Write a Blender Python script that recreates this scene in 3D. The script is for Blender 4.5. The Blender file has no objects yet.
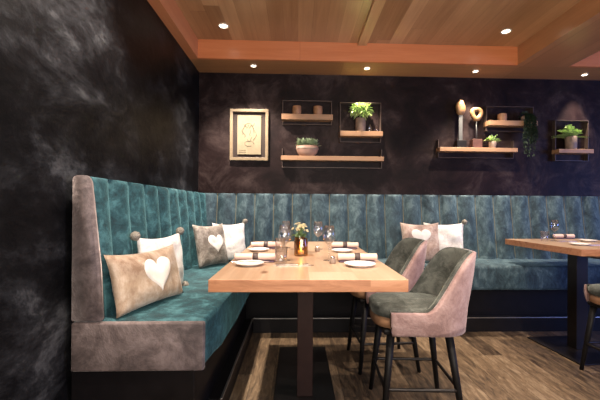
import bpy, bmesh, math, random
from mathutils import Vector, Matrix, noise
from math import sin, cos, pi, radians as R
random.seed(7)
scn = bpy.context.scene
C = scn.collection

# ------------------------------------------------------------------ camera
F, CX, CY, YAW, PITCH, ROLL = 351.9, 309.0, 205.0, 0.035, 0.005, 0.007
EYE = Vector((0, 0, 1.25))
FW = Vector((sin(YAW)*cos(PITCH), cos(YAW)*cos(PITCH), sin(PITCH)))
RT0 = Vector((cos(YAW), -sin(YAW), 0)); UP0 = RT0.cross(FW)
RT = RT0*cos(ROLL) + UP0*sin(ROLL); UP = UP0*cos(ROLL) - RT0*sin(ROLL)
cam = bpy.data.objects.new('camera', bpy.data.cameras.new('camera')); C.objects.link(cam)
cam.data.sensor_width = 36; cam.data.lens = F/600*36
cam.data.shift_x = -(CX-300)/600; cam.data.shift_y = (CY-200)/600
cam.data.clip_start = 0.05
M4 = Matrix((RT, UP, -FW)).transposed().to_4x4(); M4.translation = EYE
cam.matrix_world = M4
scn.camera = cam

def ray(px, py): return FW + RT*((px-CX)/F) - UP*((py-CY)/F)
def atY(px, py, Y):
    d = ray(px, py); return EYE + d*(Y/d.y)
def atZ(px, py, Z):
    d = ray(px, py); return EYE + d*((Z-EYE.z)/d.z)

# ------------------------------------------------------------------ light
scn.view_settings.view_transform = 'Standard'
scn.view_settings.look = 'None'
scn.view_settings.gamma = 1
scn.view_settings.use_curve_mapping = False
scn.view_settings.exposure = 0.75
w = bpy.data.worlds.new('world'); scn.world = w; w.use_nodes = True
w.node_tree.nodes['Background'].inputs[0].default_value = (1.0, 0.80, 0.64, 1)
w.node_tree.nodes['Background'].inputs[1].default_value = 0.06

def area(name, loc, target, sx, sy, power, col):
    l = bpy.data.lights.new(name, 'AREA'); l.shape = 'RECTANGLE'; l.size = sx; l.size_y = sy
    l.energy = power; l.color = col
    o = bpy.data.objects.new(name, l); C.objects.link(o)
    o.location = loc
    o.rotation_euler = (Vector(target)-Vector(loc)).to_track_quat('-Z', 'Y').to_euler()
    return o
area('room_fill', (0.4, -1.6, 2.6), (0.1, 2.6, 0.9), 3.0, 1.2, 8, (1.0, 0.94, 0.90))  # soft fill added behind the camera, no fitting of the room
area('ceiling_fill', (0.8, -0.6, 1.5), (0.9, 1.6, 2.95), 2.4, 1.2, 70, (1.0, 0.93, 0.84))  # unseen fill added to brighten the ceiling from below
area('window_daylight', (6.0, 1.2, 1.5), (3.2, 4.0, 1.2), 1.6, 1.4, 58, (0.22, 0.34, 1.0))

def spot(name, loc, target, power, size=70, blend=0.8, col=(1.0, 0.86, 0.72), rad=0.03):
    l = bpy.data.lights.new(name, 'SPOT'); l.energy = power; l.color = col
    l.spot_size = R(size); l.spot_blend = blend; l.shadow_soft_size = rad
    o = bpy.data.objects.new(name, l); C.objects.link(o); o.location = loc
    o.rotation_euler = (Vector(target)-Vector(loc)).to_track_quat('-Z', 'Y').to_euler()
    return o

# ------------------------------------------------------------------ node helpers
def newmat(name):
    m = bpy.data.materials.new(name); m.use_nodes = True
    nt = m.node_tree; b = nt.nodes['Principled BSDF']
    return m, nt, b
def N(nt, t, **k):
    n = nt.nodes.new(t)
    for a, v in k.items(): setattr(n, a, v)
    return n
def math_n(nt, op, a, b=None, c=None):
    n = N(nt, 'ShaderNodeMath', operation=op)
    for i, v in enumerate((a, b, c)):
        if v is None: continue
        if isinstance(v, (int, float)): n.inputs[i].default_value = v
        else: nt.links.new(v, n.inputs[i])
    return n.outputs[0]
def ramp(nt, fac, stops):
    r = N(nt, 'ShaderNodeValToRGB'); e = r.color_ramp.elements
    while len(e) < len(stops): e.new(0.5)
    for el, (p, c) in zip(e, stops):
        el.position = p; el.color = (*c, 1)
    nt.links.new(fac, r.inputs[0]); return r.outputs[0]
def noise_n(nt, vec, scale, detail=4, rough=0.55, dist=0.0):
    n = N(nt, 'ShaderNodeTexNoise'); n.inputs['Scale'].default_value = scale
    n.inputs['Detail'].default_value = detail; n.inputs['Roughness'].default_value = rough
    n.inputs['Distortion'].default_value = dist
    nt.links.new(vec, n.inputs['Vector']); return n.outputs[0]
def mapped(nt, scale=(1, 1, 1), rot=(0, 0, 0), loc=(0, 0, 0)):
    tc = N(nt, 'ShaderNodeTexCoord'); mp = N(nt, 'ShaderNodeMapping')
    mp.inputs['Scale'].default_value = scale; mp.inputs['Rotation'].default_value = rot
    mp.inputs['Location'].default_value = loc
    nt.links.new(tc.outputs['Object'], mp.inputs['Vector']); return mp.outputs[0]
def bump(nt, b, h, strength=0.3, dist=0.01):
    n = N(nt, 'ShaderNodeBump'); n.inputs['Strength'].default_value = strength
    n.inputs['Distance'].default_value = dist
    nt.links.new(h, n.inputs['Height']); nt.links.new(n.outputs[0], b.inputs['Normal'])
def mix(nt, fac, a, b, mode='MIX'):
    n = N(nt, 'ShaderNodeMix', data_type='RGBA', blend_type=mode)
    for s, v in ((n.inputs['Factor'], fac), (n.inputs['A'], a), (n.inputs['B'], b)):
        if isinstance(v, (int, float)): s.default_value = v
        elif isinstance(v, tuple): s.default_value = (*v, 1)
        else: nt.links.new(v, s)
    return n.outputs['Result']

def plain(name, col, rough=0.5, metal=0.0, var=0.15, scale=12, bmp=0.0, sheen=0.0, emit=None, es=0, coat=0.0, spec=None):
    m, nt, b = newmat(name)
    v = mapped(nt); n = noise_n(nt, v, scale)
    lo = tuple(c*(1-var) for c in col); hi = tuple(min(1, c*(1+var)) for c in col)
    nt.links.new(ramp(nt, n, [(0.3, lo), (0.7, hi)]), b.inputs['Base Color'])
    b.inputs['Roughness'].default_value = rough; b.inputs['Metallic'].default_value = metal
    if bmp: bump(nt, b, n, bmp)
    if sheen: b.inputs['Sheen Weight'].default_value = sheen
    if coat: b.inputs['Coat Weight'].default_value = coat
    if spec is not None: b.inputs['Specular IOR Level'].default_value = spec
    if emit:
        b.inputs['Emission Color'].default_value = (*emit, 1); b.inputs['Emission Strength'].default_value = es
    return m

def planks(name, axis, width, length, cols, rough=0.45, grain=0.5, seam=0.35, seamw=0.02, bmp=0.25, knots=False, gscale=1.0, gl=1.2, gd=0.6):
    """boards running along axis ('X' or 'Y' or 'Z'), laid side by side along the next one"""
    m, nt, b = newmat(name)
    tc = N(nt, 'ShaderNodeTexCoord'); sp = N(nt, 'ShaderNodeSeparateXYZ'); nt.links.new(tc.outputs['Object'], sp.inputs[0])
    long_ = sp.outputs[axis[0]]; side = sp.outputs[axis[1]]
    u = math_n(nt, 'DIVIDE', side, width); i = math_n(nt, 'FLOOR', u); fu = math_n(nt, 'SUBTRACT', u, i)
    wn = N(nt, 'ShaderNodeTexWhiteNoise', noise_dimensions='1D'); nt.links.new(i, wn.inputs['W'])
    l = math_n(nt, 'ADD', math_n(nt, 'DIVIDE', long_, length), math_n(nt, 'MULTIPLY', wn.outputs['Value'], 7.3))
    j = math_n(nt, 'FLOOR', l); fl = math_n(nt, 'SUBTRACT', l, j)
    idc = math_n(nt, 'ADD', math_n(nt, 'MULTIPLY', i, 13.37), math_n(nt, 'MULTIPLY', j, 3.71))
    wn2 = N(nt, 'ShaderNodeTexWhiteNoise', noise_dimensions='1D'); nt.links.new(idc, wn2.inputs['W'])
    # grain: stretched noise shifted per board
    sc = {'X': (gl, 22, 22), 'Y': (22, gl, 22), 'Z': (22, 22, gl)}[axis[0]]
    mp = N(nt, 'ShaderNodeMapping'); mp.inputs['Scale'].default_value = tuple(s*gscale for s in sc)
    nt.links.new(tc.outputs['Object'], mp.inputs['Vector'])
    cb = N(nt, 'ShaderNodeCombineXYZ')
    for k in range(3): nt.links.new(math_n(nt, 'MULTIPLY', wn2.outputs['Value'], 40.0), cb.inputs[k])
    va = N(nt, 'ShaderNodeVectorMath', operation='ADD'); nt.links.new(mp.outputs[0], va.inputs[0]); nt.links.new(cb.outputs[0], va.inputs[1])
    g = noise_n(nt, va.outputs[0], 1.0, 6, 0.68, gd)
    f = math_n(nt, 'ADD', math_n(nt, 'MULTIPLY', wn2.outputs['Value'], 1-grain), math_n(nt, 'MULTIPLY', g, grain))
    col = ramp(nt, f, cols)
    e1 = math_n(nt, 'LESS_THAN', fu, seamw); e2 = math_n(nt, 'LESS_THAN', fl, 0.004/length)
    e = math_n(nt, 'MAXIMUM', e1, e2)
    dark = mix(nt, 1.0, col, (seam, seam*0.9, seam*0.8), 'MULTIPLY')
    col = mix(nt, e, col, dark)
    if knots:
        kn = N(nt, 'ShaderNodeTexVoronoi'); kn.inputs['Scale'].default_value = 1.0
        mk = N(nt, 'ShaderNodeMapping'); mk.inputs['Scale'].default_value = {'X': (3, 7, 7), 'Y': (7, 3, 7), 'Z': (7, 7, 3)}[axis[0]]
        nt.links.new(tc.outputs['Object'], mk.inputs['Vector']); nt.links.new(mk.outputs[0], kn.inputs['Vector'])
        kf = ramp(nt, kn.outputs['Distance'], [(0.05, (0.35, 0.22, 0.13)), (0.16, (1, 1, 1))])
        col = mix(nt, 1.0, col, kf, 'MULTIPLY')
    nt.links.new(col, b.inputs['Base Color'])
    b.inputs['Roughness'].default_value = rough
    h = math_n(nt, 'SUBTRACT', math_n(nt, 'MULTIPLY', g, 0.5), e)
    bump(nt, b, h, bmp, 0.004)
    return m

def velvet(name, lo, mid, hi, scale=7, sheen=0.5, tint=None, stretch=(1, 1, 1)):
    m, nt, b = newmat(name)
    v = mapped(nt, scale=stretch)
    n1 = noise_n(nt, v, scale, 6, 0.68, 0.5)
    n2 = noise_n(nt, v, scale*5, 3, 0.6, 0.5)
    f = math_n(nt, 'ADD', math_n(nt, 'MULTIPLY', n1, 0.8), math_n(nt, 'MULTIPLY', n2, 0.2))
    nt.links.new(ramp(nt, f, [(0.40, lo), (0.5, mid), (0.62, hi)]), b.inputs['Base Color'])
    b.inputs['Roughness'].default_value = 0.75
    b.inputs['Sheen Weight'].default_value = sheen; b.inputs['Sheen Roughness'].default_value = 0.35
    b.inputs['Sheen Tint'].default_value = (*(tint or hi), 1)
    bump(nt, b, f, 0.5, 0.02)
    return m

def plaster(name, stops, scale, rot, stretch, rough=0.42, dist=2.0, bstr=0.35):
    m, nt, b = newmat(name)
    v = mapped(nt, scale=stretch, rot=rot)
    big = noise_n(nt, v, scale, 10, 0.74, dist)
    v2 = mapped(nt, loc=(3.1, 1.7, 5.2)); mask = noise_n(nt, v2, 0.8, 2, 0.5, 0.3)
    f = math_n(nt, 'ADD', math_n(nt, 'MULTIPLY', big, 0.78), math_n(nt, 'MULTIPLY', mask, 0.22))
    nt.links.new(ramp(nt, f, stops), b.inputs['Base Color'])
    b.inputs['Roughness'].default_value = rough
    b.inputs['Specular IOR Level'].default_value = 0.13
    bump(nt, b, big, bstr, 0.02)
    return m

# ------------------------------------------------------------------ mesh helpers
def obj(name, bm, mat, parent=None, smooth=False, loc=None):
    me = bpy.data.meshes.new(name); bm.normal_update(); bm.to_mesh(me); bm.free()
    me.materials.append(mat)
    if smooth: me.shade_smooth()
    o = bpy.data.objects.new(name, me); C.objects.link(o)
    if parent: o.parent = parent
    if loc is not None: o.location = loc
    return o
def tag(o, label, cat, group=None, kind=None):
    if label: o['label'] = label
    if cat: o['category'] = cat
    if group: o['group'] = group
    if kind: o['kind'] = kind
    return o
def thing(name, label, cat, loc=(0, 0, 0), rotz=0.0, group=None):
    o = bpy.data.objects.new(name, None); C.objects.link(o)
    o.location = loc; o.rotation_euler = (0, 0, rotz); o.empty_display_size = 0.05
    return tag(o, label, cat, group)
def dup(root, loc, rotz=0.0, label=None, group=None, scale=None):
    r = root.copy(); C.objects.link(r); r.location = loc; r.rotation_euler = (0, 0, rotz)
    if scale: r.scale = scale
    if label: r['label'] = label
    if group: r['group'] = group
    for ch in list(root.children):
        c = ch.copy(); C.objects.link(c); c.parent = r
        for g in list(ch.children):
            d = g.copy(); C.objects.link(d); d.parent = c
    return r
def struct(name, bm, mat, smooth=False):
    o = obj(name, bm, mat, None, smooth); o['kind'] = 'structure'; return o
def box(bm, x0, x1, y0, y1, z0, z1, bev=0.0, seg=2):
    t = bmesh.new()
    bmesh.ops.create_cube(t, size=1)
    for v in t.verts:
        v.co = Vector((x0 + (v.co.x+.5)*(x1-x0), y0 + (v.co.y+.5)*(y1-y0), z0 + (v.co.z+.5)*(z1-z0)))
    if bev: bmesh.ops.bevel(t, geom=t.edges[:], offset=bev, segments=seg, profile=0.5, affect='EDGES')
    merge(bm, t); return bm
def merge(bm, t):
    me = bpy.data.meshes.new('tmp'); t.to_mesh(me); t.free(); bm.from_mesh(me); bpy.data.meshes.remove(me)
def prism(bm, pts, z0, z1, bev=0.0, seg=3):
    t = bmesh.new()
    lo = [t.verts.new((x, y, z0)) for x, y in pts]; hi = [t.verts.new((x, y, z1)) for x, y in pts]
    t.faces.new(lo[::-1]); t.faces.new(hi); n = len(pts)
    for i in range(n): t.faces.new((lo[i], lo[(i+1) % n], hi[(i+1) % n], hi[i]))
    if bev: bmesh.ops.bevel(t, geom=t.edges[:], offset=bev, segments=seg, profile=0.5, affect='EDGES')
    merge(bm, t); return bm
def lathe(bm, prof, seg=24, cx=0, cy=0, sx=1, sy=1):
    rings = []
    for r, z in prof:
        if r < 1e-5: rings.append([bm.verts.new((cx, cy, z))])
        else: rings.append([bm.verts.new((cx + r*sx*cos(2*pi*k/seg), cy + r*sy*sin(2*pi*k/seg), z)) for k in range(seg)])
    for a, b in zip(rings, rings[1:]):
        for k in range(seg):
            k2 = (k+1) % seg
            if len(a) == 1 and len(b) == 1: continue
            if len(a) == 1: bm.faces.new((a[0], b[k2], b[k]))
            elif len(b) == 1: bm.faces.new((a[k], a[k2], b[0]))
            else: bm.faces.new((a[k], a[k2], b[k2], b[k]))
    bmesh.ops.recalc_face_normals(bm, faces=bm.faces[:])
    return bm
def tube(bm, pts, r, seg=10, closed=False, rr=None):
    pts = [Vector(p) for p in pts]; n = len(pts); rings = []
    prev = None
    for i, p in enumerate(pts):
        if closed: t = (pts[(i+1) % n] - pts[i-1])
        else: t = pts[min(i+1, n-1)] - pts[max(i-1, 0)]
        t.normalize()
        a = Vector((0, 0, 1)) if abs(t.z) < 0.9 else Vector((1, 0, 0))
        if prev is None: s = t.cross(a).normalized()
        else: s = (prev - t*prev.dot(t)).normalized()
        prev = s; q = t.cross(s)
        rad = rr[i] if rr else r
        rings.append([bm.verts.new(p + s*rad*cos(2*pi*k/seg) + q*rad*sin(2*pi*k/seg)) for k in range(seg)])
    m = n if closed else n-1
    for i in range(m):
        a = rings[i]; b = rings[(i+1) % n]
        for k in range(seg): bm.faces.new((a[k], a[(k+1) % seg], b[(k+1) % seg], b[k]))
    if not closed:
        bm.faces.new(rings[0][::-1]); bm.faces.new(rings[-1])
    bmesh.ops.recalc_face_normals(bm, faces=bm.faces[:])
    return bm
def sphere(bm, c, r, seg=12, sc=(1, 1, 1)):
    t = bmesh.new(); bmesh.ops.create_uvsphere(t, u_segments=seg, v_segments=max(6, seg//2+1), radius=r)
    for v in t.verts: v.co = Vector((v.co.x*sc[0], v.co.y*sc[1], v.co.z*sc[2])) + Vector(c)
    merge(bm, t); return bm
def leaf(bm, base, d, L, W, droop=0.3, side=None):
    d = Vector(d).normalized(); base = Vector(base)
    s = d.cross(Vector((random.uniform(-.3, .3), random.uniform(-.3, .3), 1)))
    if s.length < .05: s = Vector((1, 0, 0))
    s.normalize(); up = s.cross(d)
    ws = [0.15, 0.8, 1.0, 0.7, 0.0]; pl = None; rows = []
    for i, k in enumerate((0, .25, .5, .78, 1)):
        p = base + d*L*k - Vector((0, 0, 1))*droop*L*k*k
        if ws[i] == 0: rows.append([bm.verts.new(p)])
        else:
            hw = W*.5*ws[i]
            rows.append([bm.verts.new(p - s*hw + up*hw*.3), bm.verts.new(p), bm.verts.new(p + s*hw + up*hw*.3)])
    for a, b in zip(rows, rows[1:]):
        if len(b) == 3:
            bm.faces.new((a[0], a[1], b[1], b[0])); bm.faces.new((a[1], a[2], b[2], b[1]))
        else:
            bm.faces.new((a[0], a[1], b[0])); bm.faces.new((a[1], a[2], b[0]))

# ------------------------------------------------------------------ materials
ceil_wood = planks('ceiling_wood', 'YX', 0.135, 14.0, [(0.2, (0.26, 0.125, 0.055)), (0.5, (0.40, 0.215, 0.105)), (0.8, (0.54, 0.32, 0.17))], rough=0.32, grain=0.55, seam=0.6, seamw=0.015, bmp=0.12)
beam_wood = planks('beam_wood', 'XZ', 0.5, 3.5, [(0.25, (0.46, 0.14, 0.05)), (0.75, (0.60, 0.22, 0.09))], rough=0.35, grain=0.8, seam=0.7, bmp=0.1)
beam_wood_y = planks('beam_wood_lengthwise', 'YZ', 0.5, 3.5, [(0.25, (0.44, 0.16, 0.07)), (0.75, (0.58, 0.25, 0.12))], rough=0.35, grain=0.8, seam=0.7, bmp=0.1)
soffit_light = planks('batten_wood', 'YX', 0.5, 4.0, [(0.25, (0.42, 0.23, 0.10)), (0.75, (0.58, 0.34, 0.17))], rough=0.4, grain=0.8, seam=0.8, bmp=0.1)
soffit_wood = planks('soffit_wood', 'XY', 0.6, 1.9, [(0.25, (0.28, 0.13, 0.055)), (0.75, (0.43, 0.22, 0.10))], rough=0.32, grain=0.7, seam=0.6, bmp=0.1)
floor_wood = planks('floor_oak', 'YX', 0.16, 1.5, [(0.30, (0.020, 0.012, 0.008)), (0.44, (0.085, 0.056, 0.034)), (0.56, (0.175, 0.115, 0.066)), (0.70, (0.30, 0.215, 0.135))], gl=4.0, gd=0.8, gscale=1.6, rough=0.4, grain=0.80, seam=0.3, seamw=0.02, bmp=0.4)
table_wood = planks('table_oak', 'YX', 0.22, 2.6, [(0.28, (0.33, 0.205, 0.125)), (0.5, (0.46, 0.31, 0.205)), (0.75, (0.56, 0.41, 0.295))], rough=0.38, grain=0.7, seam=0.75, seamw=0.006, bmp=0.12, knots=True, gscale=0.8)
edge_wood = planks('table_edge_oak', 'XZ', 0.30, 1.3, [(0.28, (0.28, 0.11, 0.05)), (0.5, (0.45, 0.20, 0.098)), (0.75, (0.56, 0.29, 0.16))], rough=0.42, grain=0.8, seam=0.75, seamw=0.0, bmp=0.12, knots=True, gl=5, gd=1.2)
shelf_wood = planks('shelf_oak', 'XY', 0.5, 2.0, [(0.2, (0.26, 0.13, 0.065)), (0.8, (0.46, 0.28, 0.155))], rough=0.5, grain=0.8, seam=0.8, bmp=0.15)
frame_wood = planks('frame_oak', 'XY', 0.5, 2.0, [(0.2, (0.17, 0.12, 0.07)), (0.8, (0.26, 0.20, 0.125))], rough=0.5, grain=0.8, seam=0.8, bmp=0.15)
wall_dark = plaster('left_wall_plaster', [(0.42, (0.0024, 0.0024, 0.003)), (0.50, (0.0055, 0.0055, 0.0065)), (0.57, (0.017, 0.0175, 0.020)), (0.66, (0.070, 0.072, 0.078))], 3.6, (0, 0, 0), (1, 0.6, 1.1), rough=0.42, dist=0.25)
wall_back = plaster('back_wall_plaster', [(0.40, (0.0045, 0.0018, 0.0020)), (0.5, (0.012, 0.0058, 0.006)), (0.66, (0.050, 0.034, 0.032))], 2.6, (0, 0.5, 0), (1, 1, 1), rough=0.5, dist=0.6)
teal = velvet('teal_velvet', (0.005, 0.029, 0.037), (0.012, 0.060, 0.073), (0.048, 0.145, 0.165), 10, 0.25, (0.30, 0.72, 0.8))
teal_blue_lit = velvet('teal_velvet_blue_lit', (0.012, 0.030, 0.043), (0.029, 0.061, 0.080), (0.086, 0.138, 0.158), 10, 0.28, (0.45, 0.7, 0.75), stretch=(1, 1, .6))  # bench velvet with the bluish light tinted into its colour
mauve = velvet('mauve_velvet', (0.075, 0.057, 0.056), (0.13, 0.098, 0.095), (0.23, 0.18, 0.175), 6, 0.4, (0.9, 0.75, 0.72))
pinkv = velvet('pink_mauve_velvet', (0.25, 0.150, 0.138), (0.33, 0.210, 0.195), (0.42, 0.285, 0.268), 9, 0.4, (1, .8, .8))
greyv = velvet('olive_grey_velvet', (0.024, 0.027, 0.022), (0.050, 0.054, 0.046), (0.105, 0.11, 0.095), 9, 0.4, (0.75, 0.8, 0.7))
brown_leather = plain('tan_leather', (0.36, 0.19, 0.10), 0.5, var=0.25, bmp=0.1)
black_steel = plain('black_steel', (0.018, 0.014, 0.013), 0.38, 0.4, var=0.2)
shelf_steel = plain('lit_shelf_steel', (0.085, 0.058, 0.048), 0.45, 0.3, var=0.2)  # frame steel coloured lighter brown to stand for the light on it
brown_steel = plain('dark_brown_steel', (0.030, 0.013, 0.011), 0.42, 0.35, var=0.2)
black_wood = plain('black_stained_wood', (0.007, 0.006, 0.006), 0.5, spec=.2, var=0.3, scale=30)
plinth_m = plain('black_laminate', (0.006, 0.005, 0.006), 0.45, spec=.25, var=0.25)
nosing_m = plain('brushed_steel', (0.42, 0.40, 0.38), 0.35, 0.9, var=0.1)
piping_m = plain('gold_thread_piping', (0.15, 0.135, 0.085), 0.6, var=0.15)
dark_piping = plain('dark_teal_piping', (0.02, 0.05, 0.06), 0.7, var=0.15)
white_cloth = velvet('white_wool', (0.68, 0.62, 0.58), (0.80, 0.75, 0.71), (0.88, 0.85, 0.82), 14, 0.3, (1, 1, 1))
heart_m = plain('white_felt', (0.80, 0.74, 0.69), 0.85, var=0.05, scale=40, bmp=0.2)
tan_fur = velvet('tan_cloth', (0.24, 0.150, 0.095), (0.38, 0.28, 0.20), (0.54, 0.44, 0.36), 5, 0.3, (1, .9, .8))
grey_fur = velvet('grey_brown_faux_fur', (0.13, 0.105, 0.085), (0.24, 0.205, 0.175), (0.40, 0.355, 0.31), 12, 0.5, (1, .95, .9))
pink_tan = velvet('rosy_tan_cloth', (0.28, 0.19, 0.155), (0.42, 0.30, 0.25), (0.56, 0.45, 0.39), 9, 0.3, (1, .9, .8))
pom_m = plain('grey_pompom_wool', (0.22, 0.20, 0.17), 0.95, var=0.5, scale=90, bmp=0.8)
napkin_m = plain('peach_linen', (0.70, 0.49, 0.40), 0.8, var=0.08, scale=30, bmp=0.1)
napkin_ring = plain('dark_leather_band', (0.07, 0.045, 0.04), 0.55, var=0.2)
plum_m = plain('plum_cloth', (0.085, 0.05, 0.085), 0.8, var=0.2)
china_m = plain('white_china', (0.78, 0.72, 0.68), 0.22, var=0.03)
steel_m = plain('polished_cutlery_steel', (0.55, 0.50, 0.46), 0.22, 1.0, var=0.05)
terracotta = plain('rose_ceramic', (0.30, 0.175, 0.13), 0.6, var=0.15, bmp=0.1)
wood_pot = plain('turned_light_wood', (0.30, 0.15, 0.075), 0.55, var=0.3, scale=22)
dark_pot = plain('brown_grey_ceramic', (0.24, 0.17, 0.13), 0.6, var=0.3, bmp=0.2)
soil_m = plain('potting_soil', (0.03, 0.02, 0.014), 0.95, var=0.4, scale=60, bmp=0.6)
leaf_bright = plain('bright_green_leaves', (0.32, 0.44, 0.16), 0.5, var=0.35, scale=18)
leaf_mid = plain('mid_green_leaves', (0.12, 0.20, 0.07), 0.55, var=0.4, scale=18)
leaf_dark = plain('dark_green_leaves', (0.012, 0.028, 0.010), 0.6, var=0.4, scale=14)
leaf_pale = plain('pale_succulent_leaves', (0.20, 0.26, 0.15), 0.55, var=0.35, scale=20)
stone_m = plain('amber_stone', (0.20, 0.105, 0.04), 0.5, var=0.35, scale=16, bmp=0.2)
post_m = plain('brushed_grey_metal', (0.09, 0.09, 0.088), 0.55, 0.5, var=0.2)
petal_m = plain('cream_petals', (0.80, 0.72, 0.50), 0.7, var=0.15, scale=50)
candle_m = plain('ivory_wax', (0.75, 0.60, 0.38), 0.5, var=0.05, emit=(1.0, 0.45, 0.12), es=0.35)
flame_m = plain('candle_flame', (1, .7, .3), 0.5, emit=(1.0, 0.55, 0.18), es=14)
lamp_on = plain('lit_lamp', (1, .95, .85), 0.5, var=0, emit=(1.0, 0.88, 0.70), es=9)
trim_m = plain('white_lamp_trim', (0.70, 0.62, 0.52), 0.35, var=0.03)
paper_m = plain('cream_art_paper', (0.22, 0.18, 0.115), 0.8, var=0.15, scale=8)
mount_m = plain('dark_brown_mount', (0.022, 0.011, 0.008), 0.8, var=0.15)
ink_m = plain('grey_brown_ink', (0.06, 0.045, 0.03), 0.8, var=0.1)
def glass(name, col=(1, 1, 1), rough=0.02, ior=1.5):
    m = bpy.data.materials.new(name); m.use_nodes = True; nt = m.node_tree
    nt.nodes.remove(nt.nodes['Principled BSDF']); out = nt.nodes['Material Output']
    tr = N(nt, 'ShaderNodeBsdfTransparent'); tr.inputs[0].default_value = (*col, 1)
    gl_ = N(nt, 'ShaderNodeBsdfGlossy'); gl_.inputs['Roughness'].default_value = rough
    lw = N(nt, 'ShaderNodeLayerWeight'); lw.inputs[0].default_value = 0.5
    fr = math_n(nt, 'MULTIPLY_ADD', math_n(nt, 'POWER', lw.outputs['Facing'], 3.0), 0.90, 0.09)
    mx = N(nt, 'ShaderNodeMixShader'); nt.links.new(fr, mx.inputs[0])
    nt.links.new(tr.outputs[0], mx.inputs[1]); nt.links.new(gl_.outputs[0], mx.inputs[2])
    nt.links.new(mx.outputs[0], out.inputs[0]); return m
def solid_glass(name, col=(1, 1, 1), rough=0.0, ior=1.45):
    m, nt, b = newmat(name)
    v = mapped(nt); n = noise_n(nt, v, 5)
    nt.links.new(ramp(nt, n, [(0.3, col), (0.7, tuple(c*.97 for c in col))]), b.inputs['Base Color'])
    b.inputs['Transmission Weight'].default_value = 1; b.inputs['Roughness'].default_value = rough; b.inputs['IOR'].default_value = ior
    return m
clear_glass = glass('clear_glass', (0.97, 0.97, 0.98))
amber_glass = glass('amber_glass', (0.74, 0.58, 0.30), 0.1)

# ------------------------------------------------------------------ room
XW, DW, ZC, ZB, DS, XS, XR = -1.113, 4.02, 2.764, 2.958, 3.633, -1.023, 2.322
XE = 7.0; Y0 = -3.2
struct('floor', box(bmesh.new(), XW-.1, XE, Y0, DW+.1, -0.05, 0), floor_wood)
struct('wall_left', box(bmesh.new(), XW-.15, XW, Y0, DW, 0, 3.1), wall_dark)
struct('wall_back', box(bmesh.new(), XW-.15, XE, DW, DW+.15, 0, 3.1), wall_back)
struct('wall_right', box(bmesh.new(), XE, XE+.1, Y0, DW+.15, 0, 3.1), wall_back)
struct('ceiling', box(bmesh.new(), XW-.15, XE+.1, Y0, DW+.15, ZB, ZB+.12), ceil_wood)
# dropped soffit along the back wall, its face board, the side beams
g = 0.012
pR = atY(570, 66, DS); XR2 = pR.x
bm = bmesh.new(); box(bm, XW, XE, DS+.03, DW, ZC, ZC+.03); struct('trim_1', bm, soffit_wood)
bm = bmesh.new(); box(bm, XS, XR, DS, DS+.03, ZC, ZB); box(bm, XR2, XE, DS, DS+.03, ZC, ZB); struct('trim_2', bm, beam_wood)
bm = bmesh.new(); box(bm, XW, XS, Y0, DS, ZC, ZB); box(bm, XW, XS, DS, DS+.03, ZC, ZB); struct('trim_3', bm, beam_wood_y)
bm = bmesh.new(); box(bm, XR, XR2, Y0, DS+.03, ZC, ZB); struct('trim_4', bm, planks('right_beam_wood', 'YX', 0.30, 2.2, [(0.25, (0.26, 0.115, 0.05)), (0.75, (0.42, 0.20, 0.09))], rough=0.3, grain=0.65, seam=0.6, bmp=0.1))
p1, p2 = atY(357.5, 45, DS), atY(366.5, 45, DS)
bm = bmesh.new(); box(bm, p1.x, p2.x, Y0, DS, ZB-.028, ZB, .003); struct('trim_5', bm, soffit_light)

def make_light():
    t = thing('ceiling_spotlight', '', 'ceiling light')
    lathe_bm = lathe(bmesh.new(), [(0.036, -0.002), (0.050, -0.002), (0.052, -0.006), (0.048, -0.010), (0.038, -0.009), (0.034, -0.002)], 28)
    obj('trim_ring', lathe_bm, trim_m, t, True)
    b = bmesh.new(); lathe(b, [(0, -0.004), (0.034, -0.004), (0.035, -0.001)], 24)
    obj('lamp', b, lamp_on, t, True)
    return t
L0 = make_light()
GL = 'recessed ceiling spotlights'
spots = [
 (atZ(223.5, 25.5, ZB), ZB, 'recessed spotlight in the planked ceiling left of the thin batten'),
 (atZ(506, 31, ZB), ZB, 'recessed spotlight in the planked ceiling beside the wide right beam'),
 (atZ(253.5, 65.5, ZC), ZC, 'small soffit spotlight above the framed drawing'),
 (atZ(367, 68, ZC), ZC, 'small soffit spotlight above the white-flowering potted plant shelf'),
 (atZ(475.5, 71, ZC), ZC, 'small soffit spotlight above the two stone sculptures'),
 (atZ(584.5, 74.5, ZC), ZC, 'small soffit spotlight furthest right, past the wide beam'),
]
SX1, SX2 = spots[0][0].x, spots[1][0].x
for i, (p, z, lab) in enumerate(spots):
    s = (1, 1, 1) if z == ZB else (0.72, 0.72, 1)
    if i == 0:
        L0.location = (p.x, p.y, z); L0['label'] = lab; L0['group'] = GL
    else: dup(L0, (p.x, p.y, z), 0, lab, GL, s)
    if z == ZC: spot('wall_washer', (p.x, p.y, z-.03), (p.x, DW, 1.6), (26, 130, 130, 80)[i-2], 54, 0.7, (1.0, 0.84, 0.66))
    else: spot('downlight', (p.x, p.y, z-.03), (p.x + (.3, 0)[i], (3.74, 3.65)[i], .9), (230, 120)[i], 84, 0.6)
for (x, y, lab) in ((SX1, 1.75, 'recessed ceiling spotlight over the near end of the left bench'), (SX2, 1.75, 'recessed ceiling spotlight over the aisle right of the bar stools'),
                    (SX1+1.3, 1.0, 'recessed ceiling spotlight nearest the middle of the room')):
    dup(L0, (x, y, ZB), 0, lab, GL)
    spot('downlight', (x, y, ZB-.03), (x, y, 0), 170 if x < 0 else 115, 105, 0.6)

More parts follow.
